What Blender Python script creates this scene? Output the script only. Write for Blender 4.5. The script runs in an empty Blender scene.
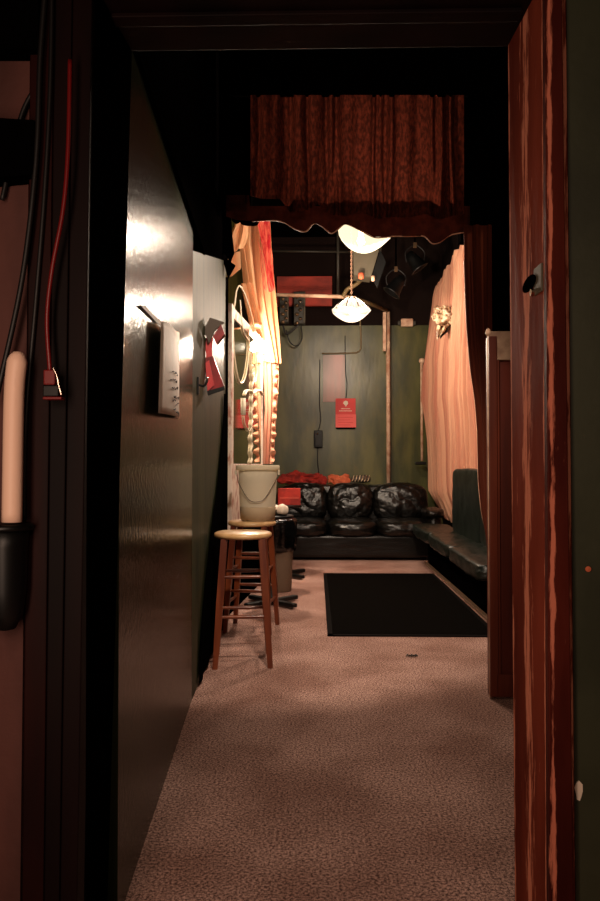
import bpy, bmesh, math, random
from mathutils import Vector, Matrix, Euler, noise
random.seed(7)
C = bpy.context.scene
COL = C.collection
F = 727.0
# ---------------------------------------------------------------- camera, world, lights, exposure
cd = bpy.data.cameras.new('camera'); cam = bpy.data.objects.new('camera', cd); COL.objects.link(cam)
cd.sensor_fit = 'VERTICAL'; cd.sensor_height = 24.0; cd.lens = 24.0*F/901.0; cd.clip_start = 0.02
CAMP = Vector((0, 0, 1.13))
cam.location = CAMP
cam.rotation_euler = Euler((math.radians(91.06), 0, math.radians(1.26)), 'XYZ')
C.camera = cam
ROT = cam.rotation_euler.to_matrix()
w = bpy.data.worlds.new('world'); C.world = w; w.use_nodes = True
w.node_tree.nodes['Background'].inputs[0].default_value = (1, .75, .6, 1)
w.node_tree.nodes['Background'].inputs[1].default_value = 0.0015
C.view_settings.view_transform = 'Standard'; C.view_settings.look = 'None'
C.view_settings.exposure = 1.25; C.view_settings.gamma = 1.0; C.view_settings.use_curve_mapping = False
C.cycles.max_bounces = 8; C.cycles.transparent_max_bounces = 12
C.cycles.sample_clamp_indirect = 4.0

def P(x, y, d):
    """the point at world depth d (metres in front of the camera) on the sight line of photograph point x, y"""
    v = ROT @ Vector(((x-300)/F, -(y-450.5)/F, -1.0))
    return CAMP + v*(d/v.y)

def point_light(name, loc, energy, color, r, parent=None):
    l = bpy.data.lights.new(name, 'POINT'); l.energy = energy; l.color = color; l.shadow_soft_size = r
    o = bpy.data.objects.new(name, l); COL.objects.link(o); o.location = loc
    if parent: o.parent = parent; o.matrix_parent_inverse = Matrix.Identity(4)
    return o
# unseen fill lights, added in the foyer and above the door head
def area_light(name, loc, to, sx, sy, energy, color):
    al = bpy.data.lights.new(name, 'AREA'); al.shape = 'RECTANGLE'; al.size = sx; al.size_y = sy; al.energy = energy; al.color = color
    ao = bpy.data.objects.new(name, al); COL.objects.link(ao); ao.location = loc
    ao.rotation_euler = (Vector(to)-Vector(loc)).to_track_quat('-Z', 'Y').to_euler(); return ao
area_light('foyer_fill', (-.60, .40, 1.15), (.49, 1.68, 1.05), .25, 1.1, 4.4, (1, .68, .50))  # unseen light added to brighten the right jamb
area_light('foyer_high_fill', (.35, -1.6, 2.0), (-.25, 4.5, .9), .4, .4, 4, (1, .70, .52))  # unseen light added behind the camera for bucket and partition
point_light('passage_fill', (.45, 2.7, 3.1), 7, (1, .74, .55), .12)  # unseen fill added over the passage for surfaces facing the door
sl_ = bpy.data.lights.new('passage_spot_fill', 'SPOT'); sl_.energy = 100; sl_.color = (1, .80, .62); sl_.spot_size = math.radians(62); sl_.spot_blend = .5; sl_.shadow_soft_size = .05
so_ = bpy.data.objects.new('passage_spot_fill', sl_); COL.objects.link(so_); so_.location = (.15, 2.0, 2.72)
so_.rotation_euler = (Vector((-.25, 4.8, .75))-so_.location).to_track_quat('-Z', 'Y').to_euler()  # unseen spot added to brighten stools, bucket and booth panel
WARM = (1.0, .80, .62)

# ---------------------------------------------------------------- materials
def S(r, g, b):
    f = lambda c: ((c/255)/12.92 if c/255 <= .04045 else (((c/255)+.055)/1.055)**2.4)
    return (f(r), f(g), f(b), 1)

def mat(name, c, rough=.6, c2=None, ns=8.0, stretch=(1, 1, 1), metal=0, bump=0, bs=40.0, bstretch=None, spec=.5,
        coat=0, lo=.4, hi=.62, detail=4, sheen=0, trans=0, emit=None, es=0):
    m = bpy.data.materials.new(name); m.use_nodes = True
    nt = m.node_tree; N = nt.nodes; L = nt.links; b = N['Principled BSDF']
    b.inputs['Base Color'].default_value = c; b.inputs['Roughness'].default_value = rough
    b.inputs['Metallic'].default_value = metal; b.inputs['Specular IOR Level'].default_value = spec
    b.inputs['Coat Weight'].default_value = coat; b.inputs['Coat Roughness'].default_value = .15
    b.inputs['Sheen Weight'].default_value = sheen
    if trans:
        b.inputs['Transmission Weight'].default_value = trans
    if emit: b.inputs['Emission Color'].default_value = emit; b.inputs['Emission Strength'].default_value = es
    tc = N.new('ShaderNodeTexCoord')
    if c2 or bump:
        pass
    if c2:
        mp = N.new('ShaderNodeMapping'); mp.inputs['Scale'].default_value = stretch
        L.new(tc.outputs['Object'], mp.inputs[0])
        n = N.new('ShaderNodeTexNoise'); n.inputs['Scale'].default_value = ns; n.inputs['Detail'].default_value = detail
        L.new(mp.outputs[0], n.inputs[0])
        r = N.new('ShaderNodeValToRGB'); r.color_ramp.elements[0].position = lo; r.color_ramp.elements[1].position = hi
        r.color_ramp.elements[0].color = c; r.color_ramp.elements[1].color = c2
        L.new(n.outputs[0], r.inputs[0]); L.new(r.outputs[0], b.inputs['Base Color'])
    if bump:
        mp = N.new('ShaderNodeMapping'); mp.inputs['Scale'].default_value = bstretch or (1, 1, 1)
        L.new(tc.outputs['Object'], mp.inputs[0])
        n = N.new('ShaderNodeTexNoise'); n.inputs['Scale'].default_value = bs; n.inputs['Detail'].default_value = 4
        L.new(mp.outputs[0], n.inputs[0])
        bp = N.new('ShaderNodeBump'); bp.inputs['Strength'].default_value = bump; bp.inputs['Distance'].default_value = .01
        L.new(n.outputs[0], bp.inputs['Height']); L.new(bp.outputs[0], b.inputs['Normal'])
    return m

def cloth_mat(name, c, c2, ns=20, stretch=(1, 1, 1), tr=.35, lo=.4, hi=.6, tcol=None):
    """woven cloth that lets part of the light through"""
    m = mat(name, c, .9, c2, ns, stretch, bump=.3, bs=180, spec=.1, lo=lo, hi=hi)
    nt = m.node_tree; N = nt.nodes; L = nt.links; b = N['Principled BSDF']; out = N['Material Output']
    t = N.new('ShaderNodeBsdfTranslucent'); mx = N.new('ShaderNodeMixShader'); mx.inputs[0].default_value = tr
    src = b.inputs['Base Color'].links[0].from_socket
    if tcol: t.inputs[0].default_value = tcol
    else: L.new(src, t.inputs[0])
    L.new(b.outputs[0], mx.inputs[1]); L.new(t.outputs[0], mx.inputs[2]); L.new(mx.outputs[0], out.inputs[0])
    return m

def carpet_mat():
    m = bpy.data.materials.new('carpet'); m.use_nodes = True
    nt = m.node_tree; N = nt.nodes; L = nt.links; b = N['Principled BSDF']
    b.inputs['Roughness'].default_value = .95; b.inputs['Specular IOR Level'].default_value = .15
    tc = N.new('ShaderNodeTexCoord')
    n1 = N.new('ShaderNodeTexNoise'); n1.inputs['Scale'].default_value = 115; n1.inputs['Detail'].default_value = 8; n1.inputs['Roughness'].default_value = .85
    r1 = N.new('ShaderNodeValToRGB'); r1.color_ramp.elements[0].position = .44; r1.color_ramp.elements[1].position = .57
    r1.color_ramp.elements[0].color = S(82, 52, 47); r1.color_ramp.elements[1].color = S(232, 188, 172)
    n2 = N.new('ShaderNodeTexNoise'); n2.inputs['Scale'].default_value = 2.2; n2.inputs['Detail'].default_value = 5
    r2 = N.new('ShaderNodeValToRGB'); r2.color_ramp.elements[0].position = .36; r2.color_ramp.elements[1].position = .62
    r2.color_ramp.elements[0].color = (.62, .55, .52, 1); r2.color_ramp.elements[1].color = (1, 1, 1, 1)
    mx = N.new('ShaderNodeMix'); mx.data_type = 'RGBA'; mx.blend_type = 'MULTIPLY'; mx.inputs[0].default_value = 1
    for n in (n1, n2): L.new(tc.outputs['Object'], n.inputs[0])
    L.new(n1.outputs[0], r1.inputs[0]); L.new(n2.outputs[0], r2.inputs[0])
    L.new(r1.outputs[0], mx.inputs[6]); L.new(r2.outputs[0], mx.inputs[7]); L.new(mx.outputs[2], b.inputs['Base Color'])
    bp = N.new('ShaderNodeBump'); bp.inputs['Strength'].default_value = .6; bp.inputs['Distance'].default_value = .004
    L.new(n1.outputs[0], bp.inputs['Height']); L.new(bp.outputs[0], b.inputs['Normal'])
    return m

def worn_wood(name, bands, axis, base=S(78, 24, 14), base2=S(38, 10, 7), worn=S(205, 112, 78), amount=.5, rough=.6):
    """old varnished wood; bands = [(centre, half width)] along the axis where the varnish is rubbed off"""
    m = mat(name, base2, rough, base, 6, (1, 1, .25), bump=.25, bs=26, bstretch=(1, 1, .3), lo=.3, hi=.7, spec=.1)
    nt = m.node_tree; N = nt.nodes; L = nt.links; b = N['Principled BSDF']
    tc = N.new('ShaderNodeTexCoord'); sep = N.new('ShaderNodeSeparateXYZ'); L.new(tc.outputs['Object'], sep.inputs[0])
    acc = None
    for c, hw in bands:
        s = N.new('ShaderNodeMath'); s.operation = 'SUBTRACT'; s.inputs[1].default_value = c; L.new(sep.outputs[axis], s.inputs[0])
        a = N.new('ShaderNodeMath'); a.operation = 'ABSOLUTE'; L.new(s.outputs[0], a.inputs[0])
        d = N.new('ShaderNodeMapRange'); d.inputs[1].default_value = 0; d.inputs[2].default_value = hw*2
        d.inputs[3].default_value = 1; d.inputs[4].default_value = 0; L.new(a.outputs[0], d.inputs[0])
        if acc is None: acc = d
        else:
            mm = N.new('ShaderNodeMath'); mm.operation = 'MAXIMUM'; L.new(acc.outputs[0], mm.inputs[0]); L.new(d.outputs[0], mm.inputs[1]); acc = mm
    mp = N.new('ShaderNodeMapping'); mp.inputs['Scale'].default_value = (3, 3, .35); L.new(tc.outputs['Object'], mp.inputs[0])
    n = N.new('ShaderNodeTexNoise'); n.inputs['Scale'].default_value = 22; n.inputs['Detail'].default_value = 6; n.inputs['Roughness'].default_value = .65
    L.new(mp.outputs[0], n.inputs[0])
    ad = N.new('ShaderNodeMath'); ad.operation = 'MULTIPLY_ADD'; ad.inputs[1].default_value = .30
    L.new(acc.outputs[0], ad.inputs[0]); L.new(n.outputs[0], ad.inputs[2])
    r = N.new('ShaderNodeValToRGB'); r.color_ramp.elements[0].position = .70-.1*amount; r.color_ramp.elements[1].position = .76
    L.new(ad.outputs[0], r.inputs[0])
    mx = N.new('ShaderNodeMix'); mx.data_type = 'RGBA'; L.new(r.outputs[0], mx.inputs[0])
    L.new(b.inputs['Base Color'].links[0].from_socket, mx.inputs[6]); mx.inputs[7].default_value = worn
    L.new(mx.outputs[2], b.inputs['Base Color'])
    return m

def glass_mat(name, col, es, ribs=0):
    """frosted lamp glass: lit from within, lets the bulb's light out"""
    m = bpy.data.materials.new(name); m.use_nodes = True
    nt = m.node_tree; N = nt.nodes; L = nt.links; b = N['Principled BSDF']; out = N['Material Output']
    b.inputs['Base Color'].default_value = (.02, .018, .015, 1); b.inputs['Roughness'].default_value = .3
    b.inputs['Emission Color'].default_value = col; b.inputs['Emission Strength'].default_value = es
    t = N.new('ShaderNodeBsdfTransparent'); mx = N.new('ShaderNodeMixShader'); mx.inputs[0].default_value = .45
    L.new(b.outputs[0], mx.inputs[1]); L.new(t.outputs[0], mx.inputs[2]); L.new(mx.outputs[0], out.inputs[0])
    return m

M = dict(
    carpet=carpet_mat(),
    green=mat('green_gloss_paint', S(30, 34, 21), .21, S(45, 48, 29), 3, (1, 1, .4), bump=.16, bs=45, spec=.18),
    greengrain=mat('green_paint_on_boards', S(34, 40, 24), .52, S(54, 56, 34), 14, (1, 1, .06), bump=.35, bs=60, bstretch=(1, 1, .04), spec=.15),
    backgreen=mat('back_green_paint', S(58, 60, 24), .36, S(92, 88, 40), 5, (1, 1, .3), bump=.12, bs=24, bstretch=(1, 1, .3), spec=.6),
    black=mat('black_paint_and_shade', S(3, 3, 3), 1, spec=.01),
    brownblack=mat('brown_black_paint', S(26, 16, 13), .9, spec=.1),
    outer_green=mat('foyer_green_paint', S(58, 60, 42), .5, S(48, 50, 34), 5, bump=.04, bs=60),
    outer_pink=mat('foyer_plaster', S(90, 50, 43), .8, S(60, 30, 26), 5, (1, 1, .3), bump=.3, bs=20),
    darkwood=mat('dark_varnish', S(24, 8, 7), .6, S(12, 4, 4), 5, (1, 1, .2), spec=.12),
    wood=mat('red_brown_wood', S(112, 48, 30), .4, S(78, 30, 18), 7, (1, 1, .12), bump=.15, bs=40, bstretch=(1, 1, .1)),
    wood_inset=mat('red_wood_inset', S(96, 34, 20), .45, S(62, 20, 13), 7, (1, 1, .12)),
    cream=mat('dingy_cream_board', S(170, 138, 112), .6, S(130, 98, 78), 12),
    stool_wood=mat('stool_leg_wood', S(128, 62, 32), .35, S(92, 38, 20), 14, (1, 1, .15), coat=.3),
    seat_wood=mat('stool_seat_wood', S(226, 184, 132), .38, S(200, 150, 98), 9, (1, .2, 1), coat=.3),
    bucket=cloth_mat('white_bucket_plastic', S(246, 236, 214), S(248, 238, 218), 4, tr=.5),
    bucket_low=mat('bucket_contents', S(196, 172, 140), .6),
    wire=mat('steel_wire', S(120, 105, 90), .4, metal=.6),
    leather=mat('black_leather', S(9, 8, 7), .30, S(14, 12, 10), 30, bump=.15, bs=60, spec=.5),
    vinyl=mat('dark_green_vinyl', S(6, 15, 10), .36, S(11, 22, 15), 22, bump=.4, bs=45, spec=.5),
    rug=mat('black_mat', S(9, 8, 7), 1, S(16, 13, 11), 60, bump=.6, bs=250, spec=.01),
    rugedge=mat('mat_rubber_edge', S(16, 12, 11), .9, spec=.05),
    metal_edge=mat('floor_strip_metal', S(150, 118, 96), .4, metal=.3),
    blackplastic=mat('black_plastic', S(7, 7, 7), .42, spec=.35),
    bag=mat('black_bag', S(8, 8, 9), .2, bump=.8, bs=18, spec=.6),
    bin=mat('taupe_plastic', S(122, 100, 82), .6),
    pipe=mat('painted_pipe', S(226, 190, 160), .5, S(190, 140, 112), 10),
    conduit=mat('conduit_green', S(120, 100, 66), .5),
    red=mat('red_paper', S(214, 44, 42), .55), redlight=mat('light_red_paper', S(238, 96, 92), .6),
    white=mat('white_paper', S(236, 218, 198), .6), ink=mat('ink', S(70, 50, 42), .8),
    notice=mat('notice_paper', S(248, 230, 212), .6, S(238, 216, 196), 9),
    redribbon=mat('red_ribbon', S(128, 22, 28), .4, S(92, 12, 16), 16), redsatin=mat('red_satin', S(176, 60, 62), .35), darkribbon=mat('dark_ribbon', S(60, 46, 34), .6),
    mirror=mat('mirror_glass', S(214, 214, 196), .06, metal=1),
    frame=mat('peeling_white_frame', S(236, 216, 200), .6, S(190, 130, 112), 26, (1, 1, .4), lo=.5, hi=.64),
    iron=mat('white_wrought_iron', S(244, 226, 196), .4), candle=mat('candle_wax', S(246, 234, 214), .5),
    plank=mat('red_painted_plank', S(190, 62, 44), .6, S(140, 44, 32), 7, (.4, 1, 1)),
    grey=mat('grey_metal', S(86, 78, 62), .6), greydark=mat('dark_grey_metal', S(52, 48, 40), .5),
    chrome=mat('chrome', S(220, 205, 190), .15, metal=1), brass=mat('dull_brass', S(150, 120, 90), .3, metal=.8),
    blanket=mat('red_blanket', S(170, 42, 30), .85, S(128, 26, 20), 12, bump=.4, bs=30),
    orangecloth=mat('orange_cloth', S(214, 112, 74), .85, S(190, 84, 52), 8),
    redcord=mat('red_cord', S(112, 16, 16), .35), cable=mat('black_cable', S(14, 10, 9), .5),
    paletube=mat('pale_tube', S(240, 200, 176), .5),
    gold=cloth_mat('gold_satin', S(226, 160, 116), S(240, 200, 156), 8, (1, 1, .1), .3),
    scarfred=cloth_mat('red_scarf', S(196, 40, 50), S(236, 120, 96), 26, (1, 1, .3), .3),
    peach=cloth_mat('peach_curtain', S(196, 126, 104), S(228, 174, 142), 6, (1, 2.2, .04), .15, .36, .64),
    valance=cloth_mat('brown_plush', S(92, 38, 26), S(54, 22, 15), 60, (1, 1, .5), .16, .36, .6),
    hem=cloth_mat('brown_hem', S(56, 20, 13), S(44, 14, 9), 20, (1, 1, 1), .08),
    browncurtain=cloth_mat('brown_curtain', S(90, 42, 28), S(74, 32, 22), 12, (1, 1, .1), .10),
    blackcloth=mat('black_cloth_and_shade', S(4, 4, 4), 1, spec=.02),
    tie=mat('cream_satin_tie', S(240, 214, 176), .35, S(120, 84, 56), 20),
    litrim=mat('lit_rim', S(235, 180, 150), .5),  # pale colour of cloth edges caught by the lamps
)
for k_ in ('black', 'blackcloth'):
    nt__ = M[k_].node_tree; df = nt__.nodes.new('ShaderNodeBsdfDiffuse'); df.inputs[0].default_value = S(4, 3, 3) if k_ == 'black' else S(6, 5, 5)
    nt__.links.new(df.outputs[0], nt__.nodes['Material Output'].inputs[0])
M['jamb'] = worn_wood('worn_jamb', [(1.668, .026), (1.79, .006), (1.553, .006)], 1, S(140, 64, 46), S(88, 34, 24), S(218, 136, 108), .5)
M['casing'] = worn_wood('worn_casing', [(.4905, .0048)], 0, S(92, 32, 21), S(44, 9, 7), S(214, 124, 98), .55)

M['jamb'].node_tree.nodes['Principled BSDF'].inputs['IOR'].default_value = 1.12
M['green'].node_tree.nodes['Principled BSDF'].inputs['IOR'].default_value = 1.33
# ---------------------------------------------------------------- geometry helpers
def link(name, me, m, parent=None, smooth=False):
    o = bpy.data.objects.new(name, me); COL.objects.link(o)
    me.materials.append(M[m] if isinstance(m, str) else m)
    if smooth:
        for p in me.polygons: p.use_smooth = True
    if parent: o.parent = parent
    return o

def obj(name, bm, m, parent=None, smooth=False, flip=True):
    if flip: bmesh.ops.recalc_face_normals(bm, faces=bm.faces)
    me = bpy.data.meshes.new(name); bm.to_mesh(me); bm.free()
    return link(name, me, m, parent, smooth)

def tag(o, label, cat, group=None):
    o['label'] = label; o['category'] = cat
    if group: o['group'] = group
    return o

def thing(name, label, cat, loc=(0, 0, 0), group=None, rz=0):
    o = bpy.data.objects.new(name, None); COL.objects.link(o); o.location = loc; o.rotation_euler = (0, 0, rz)
    o.empty_display_size = .05
    return tag(o, label, cat, group)

def struct(o): o['kind'] = 'structure'; return o

def add_box(bm, x0, x1, y0, y1, z0, z1, bev=0, mtx=None):
    r = bmesh.ops.create_cube(bm, size=1)
    vs = r['verts']
    for v in vs: v.co = Vector(((x0+x1)/2 + v.co.x*(x1-x0), (y0+y1)/2 + v.co.y*(y1-y0), (z0+z1)/2 + v.co.z*(z1-z0)))
    if bev:
        es = list({e for v in vs for e in v.link_edges})
        rr = bmesh.ops.bevel(bm, geom=es, offset=bev, segments=2, affect='EDGES', profile=.5)
        vs = list({v for f in rr['faces'] for v in f.verts} | {v for v in vs if v.is_valid})
    if mtx:
        for v in vs: v.co = mtx @ v.co
    return bm

def box(x0, x1, y0, y1, z0, z1, bev=0, mtx=None):
    return add_box(bmesh.new(), x0, x1, y0, y1, z0, z1, bev, mtx)

def hexa(pts):
    """eight corners: four of one face, then the matching four of the other"""
    bm = bmesh.new(); v = [bm.verts.new(p) for p in pts]
    for f in ((0, 1, 2, 3), (7, 6, 5, 4), (0, 4, 5, 1), (1, 5, 6, 2), (2, 6, 7, 3), (3, 7, 4, 0)): bm.faces.new([v[i] for i in f])
    return bm

def slab(pts, n, bm=None):
    """polygon of 3-D points thickened by the vector n"""
    bm = bm or bmesh.new(); a = [bm.verts.new(p) for p in pts]; b = [bm.verts.new(Vector(p)+n) for p in pts]
    bm.faces.new(a); bm.faces.new(b[::-1]); k = len(pts)
    for i in range(k): bm.faces.new((a[i], b[i], b[(i+1) % k], a[(i+1) % k]))
    return bm

def smooth_path(pts, sub=6):
    pts = [Vector(p) for p in pts]
    if len(pts) < 3: return pts
    out = []
    for i in range(len(pts)-1):
        p0 = pts[max(i-1, 0)]; p1 = pts[i]; p2 = pts[i+1]; p3 = pts[min(i+2, len(pts)-1)]
        for k in range(sub):
            t = k/sub
            out.append(.5*((2*p1)+(-p0+p2)*t+(2*p0-5*p1+4*p2-p3)*t*t+(-p0+3*p1-3*p2+p3)*t**3))
    out.append(pts[-1]); return out

def add_tube(bm, pts, r, n=10, sub=6, smooth=True):
    path = smooth_path(pts, sub) if smooth else [Vector(p) for p in pts]
    rad = r if callable(r) else (lambda t: r)
    rings = []; ref = None
    for i, p in enumerate(path):
        t = (path[min(i+1, len(path)-1)] - path[max(i-1, 0)]).normalized()
        if ref is None: ref = t.orthogonal().normalized()
        ref = (ref - t*ref.dot(t)).normalized(); b = t.cross(ref)
        rr = rad(i/(len(path)-1))
        rings.append([bm.verts.new(p + rr*(math.cos(a)*ref + math.sin(a)*b)) for a in [2*math.pi*k/n for k in range(n)]])
    for a, b in zip(rings, rings[1:]):
        for k in range(n): bm.faces.new((a[k], a[(k+1) % n], b[(k+1) % n], b[k]))
    bm.faces.new(rings[0][::-1]); bm.faces.new(rings[-1])
    return bm

def tube(pts, r, **k): return add_tube(bmesh.new(), pts, r, **k)

def add_lathe(bm, prof, loc=(0, 0, 0), n=40, fr=None):
    """prof = [(r, z)]; fr(angle, r, z) -> (r, z) may shape the rim"""
    rings = []
    for r, z in prof:
        ring = []
        for k in range(n):
            a = 2*math.pi*k/n; rr, zz = fr(a, r, z) if fr else (r, z)
            ring.append(bm.verts.new((loc[0]+rr*math.cos(a), loc[1]+rr*math.sin(a), loc[2]+zz)))
        rings.append(ring)
    for a, b in zip(rings, rings[1:]):
        for k in range(n): bm.faces.new((a[k], a[(k+1) % n], b[(k+1) % n], b[k]))
    if prof[0][0] > 0: bm.faces.new(rings[0][::-1])
    if prof[-1][0] > 0: bm.faces.new(rings[-1])
    return bm

def lathe(prof, loc=(0, 0, 0), n=40, fr=None): return add_lathe(bmesh.new(), prof, loc, n, fr)

def lerp_rows(rows, t):
    ts = [r[0] for r in rows]
    for i in range(len(ts)-1):
        if t <= ts[i+1] or i == len(ts)-2:
            a = (t-ts[i])/(ts[i+1]-ts[i]); a = max(0, min(1, a)); a2 = a*a*(3-2*a)*.5+a*.5
            return rows[i][1].lerp(rows[i+1][1], a2), rows[i][2].lerp(rows[i+1][2], a2)

def sheet(rows, pleats, amp, nu=120, nv=40, seed=0, thick=0.0, wander=.5, bottom=None, ampf=None, wrinkle=0.0):
    """hanging cloth: rows = [(left point, right point)] from top to bottom, folded into pleats"""
    R = []
    k = len(rows)-1
    for i, (a, b) in enumerate(rows): R.append((i/k, Vector(a), Vector(b)))
    bm = bmesh.new(); g = []
    for j in range(nv+1):
        v = j/nv; a, b = lerp_rows(R, v)
        nrm = (b-a).cross(Vector((0, 0, 1)))
        nrm = nrm.normalized() if nrm.length > 1e-6 else Vector((0, 1, 0))
        row = []
        for i in range(nu+1):
            u = i/nu
            ph = 2*math.pi*pleats*(u + .35/pleats*wander*noise.noise(Vector((u*pleats*.6+seed, v*1.3, seed))))
            s = math.sin(ph) + .35*math.sin(2.3*ph+1+seed)
            am = amp*(ampf(u, v) if ampf else 1)
            p = a.lerp(b, u) + nrm*am*s*(.75+.5*noise.noise(Vector((u*5+seed, v*2, 3.1))))
            if wrinkle: p = p + nrm*wrinkle*noise.noise(Vector((u*9+seed, v*9, 1.7)))
            if bottom: p.z += bottom(u)*max(0, (v-.6)/.4)**2
            row.append(bm.verts.new(p))
        g.append(row)
    for j in range(nv):
        for i in range(nu): bm.faces.new((g[j][i], g[j][i+1], g[j+1][i+1], g[j+1][i]))
    return bm

def cushion(cx, cy, cz, sx, sy, sz, e=5.0, n=26, wr=0.0, seed=0, tilt=0, crown=.0, fold=0.0):
    """stuffed cushion: a rounded block with a crowned face, leather folds from noise"""
    bm = bmesh.new(); bmesh.ops.create_cube(bm, size=2)
    bmesh.ops.subdivide_edges(bm, edges=bm.edges, cuts=n, use_grid_fill=True)
    for v in bm.verts:
        c = v.co
        l = (abs(c.x)**e+abs(c.y)**e+abs(c.z)**e)**(1/e)
        q = c/l
        bulge = 1+crown*(1-q.x*q.x)*(1-q.z*q.z)
        p = Vector((q.x*sx/2*(1+crown*.3*(1-q.z*q.z)), q.y*sy/2*bulge, q.z*sz/2*(1+crown*.6*(1-q.x*q.x)*(1-q.y*q.y))))
        nn = q.normalized()
        if wr: p += nn*wr*noise.fractal(Vector((p.x*7+seed, p.y*7, p.z*7)), .6, 2.1, 4)
        if fold:
            t = p.x*9 + p.z*16*(1 if (seed % 2) else -.6) + 2.2*noise.noise(Vector((p.x*5+seed, p.z*5, 0)))
            p += nn*fold*(abs(math.sin(t))**.6-.5)*max(0, 1-abs(q.x)**3)*max(0, 1-abs(q.z)**3)
        v.co = p
    m = Matrix.Translation((cx, cy, cz)) @ Matrix.Rotation(tilt, 4, 'X')
    bmesh.ops.transform(bm, matrix=m, verts=bm.verts)
    return bm

def dup(root, loc, rz=0, label=None, cat=None):
    r = root.copy(); COL.objects.link(r); r.location = loc; r.rotation_euler = (0, 0, rz)
    if label: r['label'] = label
    for ch in list(root.children):
        c = ch.copy(); COL.objects.link(c); c.parent = r
        for g in ch.children:
            d = g.copy(); COL.objects.link(d); d.parent = c
    return r

# ================================================================ THE ROOM
H = 4.2
def WX(d):   # the leaning left wall of the passage
    if d <= 3.48: return -.494 - .0625*(d-1.88)
    return -.594 - .0363*(d-3.48)
struct(obj('floor', box(-2.6, 2.6, -.8, 10.0, -.1, 0), 'carpet'))
struct(obj('ceiling', box(-2.6, 2.6, 1.7, 10.0, H, H+.1), 'black'))
# back wall: green below, dark above
wb = struct(obj('wall_back', box(-1.2, 1.9, 9.8, 9.95, 0, 3.0), 'backgreen'))
struct(obj('wall_back.001', box(-1.2, 1.9, 9.785, 9.95, 3.0, H), 'brownblack'))
struct(obj('wall_right', box(1.7, 1.85, 1.8, 9.9, 0, H), 'brownblack'))
# left wall: near paint section, boarded section, then the room's side
T = .1
struct(obj('wall_left', hexa([(WX(1.80), 1.80, 0), (WX(3.48), 3.48, 0), (WX(3.48), 3.48, 2.26), (WX(1.80), 1.80, 2.26),
     (WX(1.80)-T, 1.80, 0), (WX(3.48)-T, 3.48, 0), (WX(3.48)-T, 3.48, 2.26), (WX(1.80)-T, 1.80, 2.26)]), 'green'))
struct(obj('wall_left.001', hexa([(WX(3.481), 3.481, 0), (WX(5.3), 5.3, 0), (WX(5.3), 5.3, 2.62), (WX(3.481), 3.481, 2.16),
     (WX(3.5)-T, 3.481, 0), (WX(5.3)-T, 5.3, 0), (WX(5.3)-T, 5.3, 2.62), (WX(3.5)-T, 3.481, 2.16)]), 'greengrain'))
struct(obj('wall_left.002', box(-1.15, -1.0, 5.3, 9.8, 0, H), 'backgreen'))
struct(obj('wall_left.003', hexa([(WX(1.8)+.012, 1.8, 2.26), (WX(3.9)+.012, 3.9, 2.26), (WX(3.9)+.012, 3.9, H), (WX(1.8)+.012, 1.8, H),
     (WX(1.8)-T, 1.8, 2.26), (WX(3.9)-T, 3.9, 2.26), (WX(3.9)-T, 3.9, H), (WX(1.8)-T, 1.8, H)]), 'black'))
struct(obj('wall_left.004', hexa([(WX(3.9)+.012, 3.9, 2.27), (WX(5.3)+.012, 5.3, 2.62), (WX(5.3)+.01, 5.3, H), (WX(3.9)+.01, 3.9, H),
     (WX(3.9)-T, 3.9, 2.27), (WX(5.3)-T, 5.3, 2.62), (WX(5.3)-T, 5.3, H), (WX(3.9)-T, 3.9, H)]), 'black'))
# black end strip of the passage wall
struct(obj('trim_1', hexa([P(222.5, 277, 5.2), P(228.5, 277, 5.32), P(227, 680, 5.32), P(218, 680, 5.2),
     P(222.5, 277, 5.2)+Vector((-.02, .12, 0)), P(228.5, 277, 5.32)+Vector((-.02, .12, 0)), P(227, 680, 5.32)+Vector((-.02, .12, 0)), P(218, 680, 5.2)+Vector((-.02, .12, 0))]), 'black'))
# header wall over the valance, and the pier on its right and left
struct(obj('wall_middle', box(-.72, 1.7, 4.78, 4.9, 3.56, H), 'black'))
struct(obj('wall_middle.001', box(1.15, 1.7, 4.79, 4.88, 0, 2.6), 'black'))
struct(obj('wall_middle.003', box(.955, 1.7, 4.79, 4.88, 2.6, 3.56), 'black'))
struct(obj('wall_middle.002', box(-.72, -.43, 4.80, 4.88, 2.80, 3.56), 'black'))

# ---------------------------------------------------------------- the doorway (front wall)
def lean(xt, yt, xb, yb, d):
    """a point pair (top, bottom) on a leaning post edge at depth d: returns functions of height"""
    a = P(xt, yt, d); b = P(xb, yb, d)
    return lambda z: Vector((b.x + (a.x-b.x)*(z-b.z)/(a.z-b.z), d, z))
HZ = 2.167
Rn = lean(543, 50, 547, 901, 1.55); Rf = lean(507.5, 50, 514.5, 901, 1.80)
def post(es, z0, z1):   # es: four edge functions round the post
    return hexa([e(z0) for e in es] + [e(z1) for e in es])
off = lambda e, dx, dy=0: (lambda z: e(z) + Vector((dx, dy, 0)))
jr = struct(obj('trim_2', post([Rn, Rf, off(Rf, .09), off(Rn, .09)], 0, HZ+.06), 'jamb'))
mod = jr.modifiers.new('bevel', 'BEVEL'); mod.width = .004; mod.segments = 2
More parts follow.
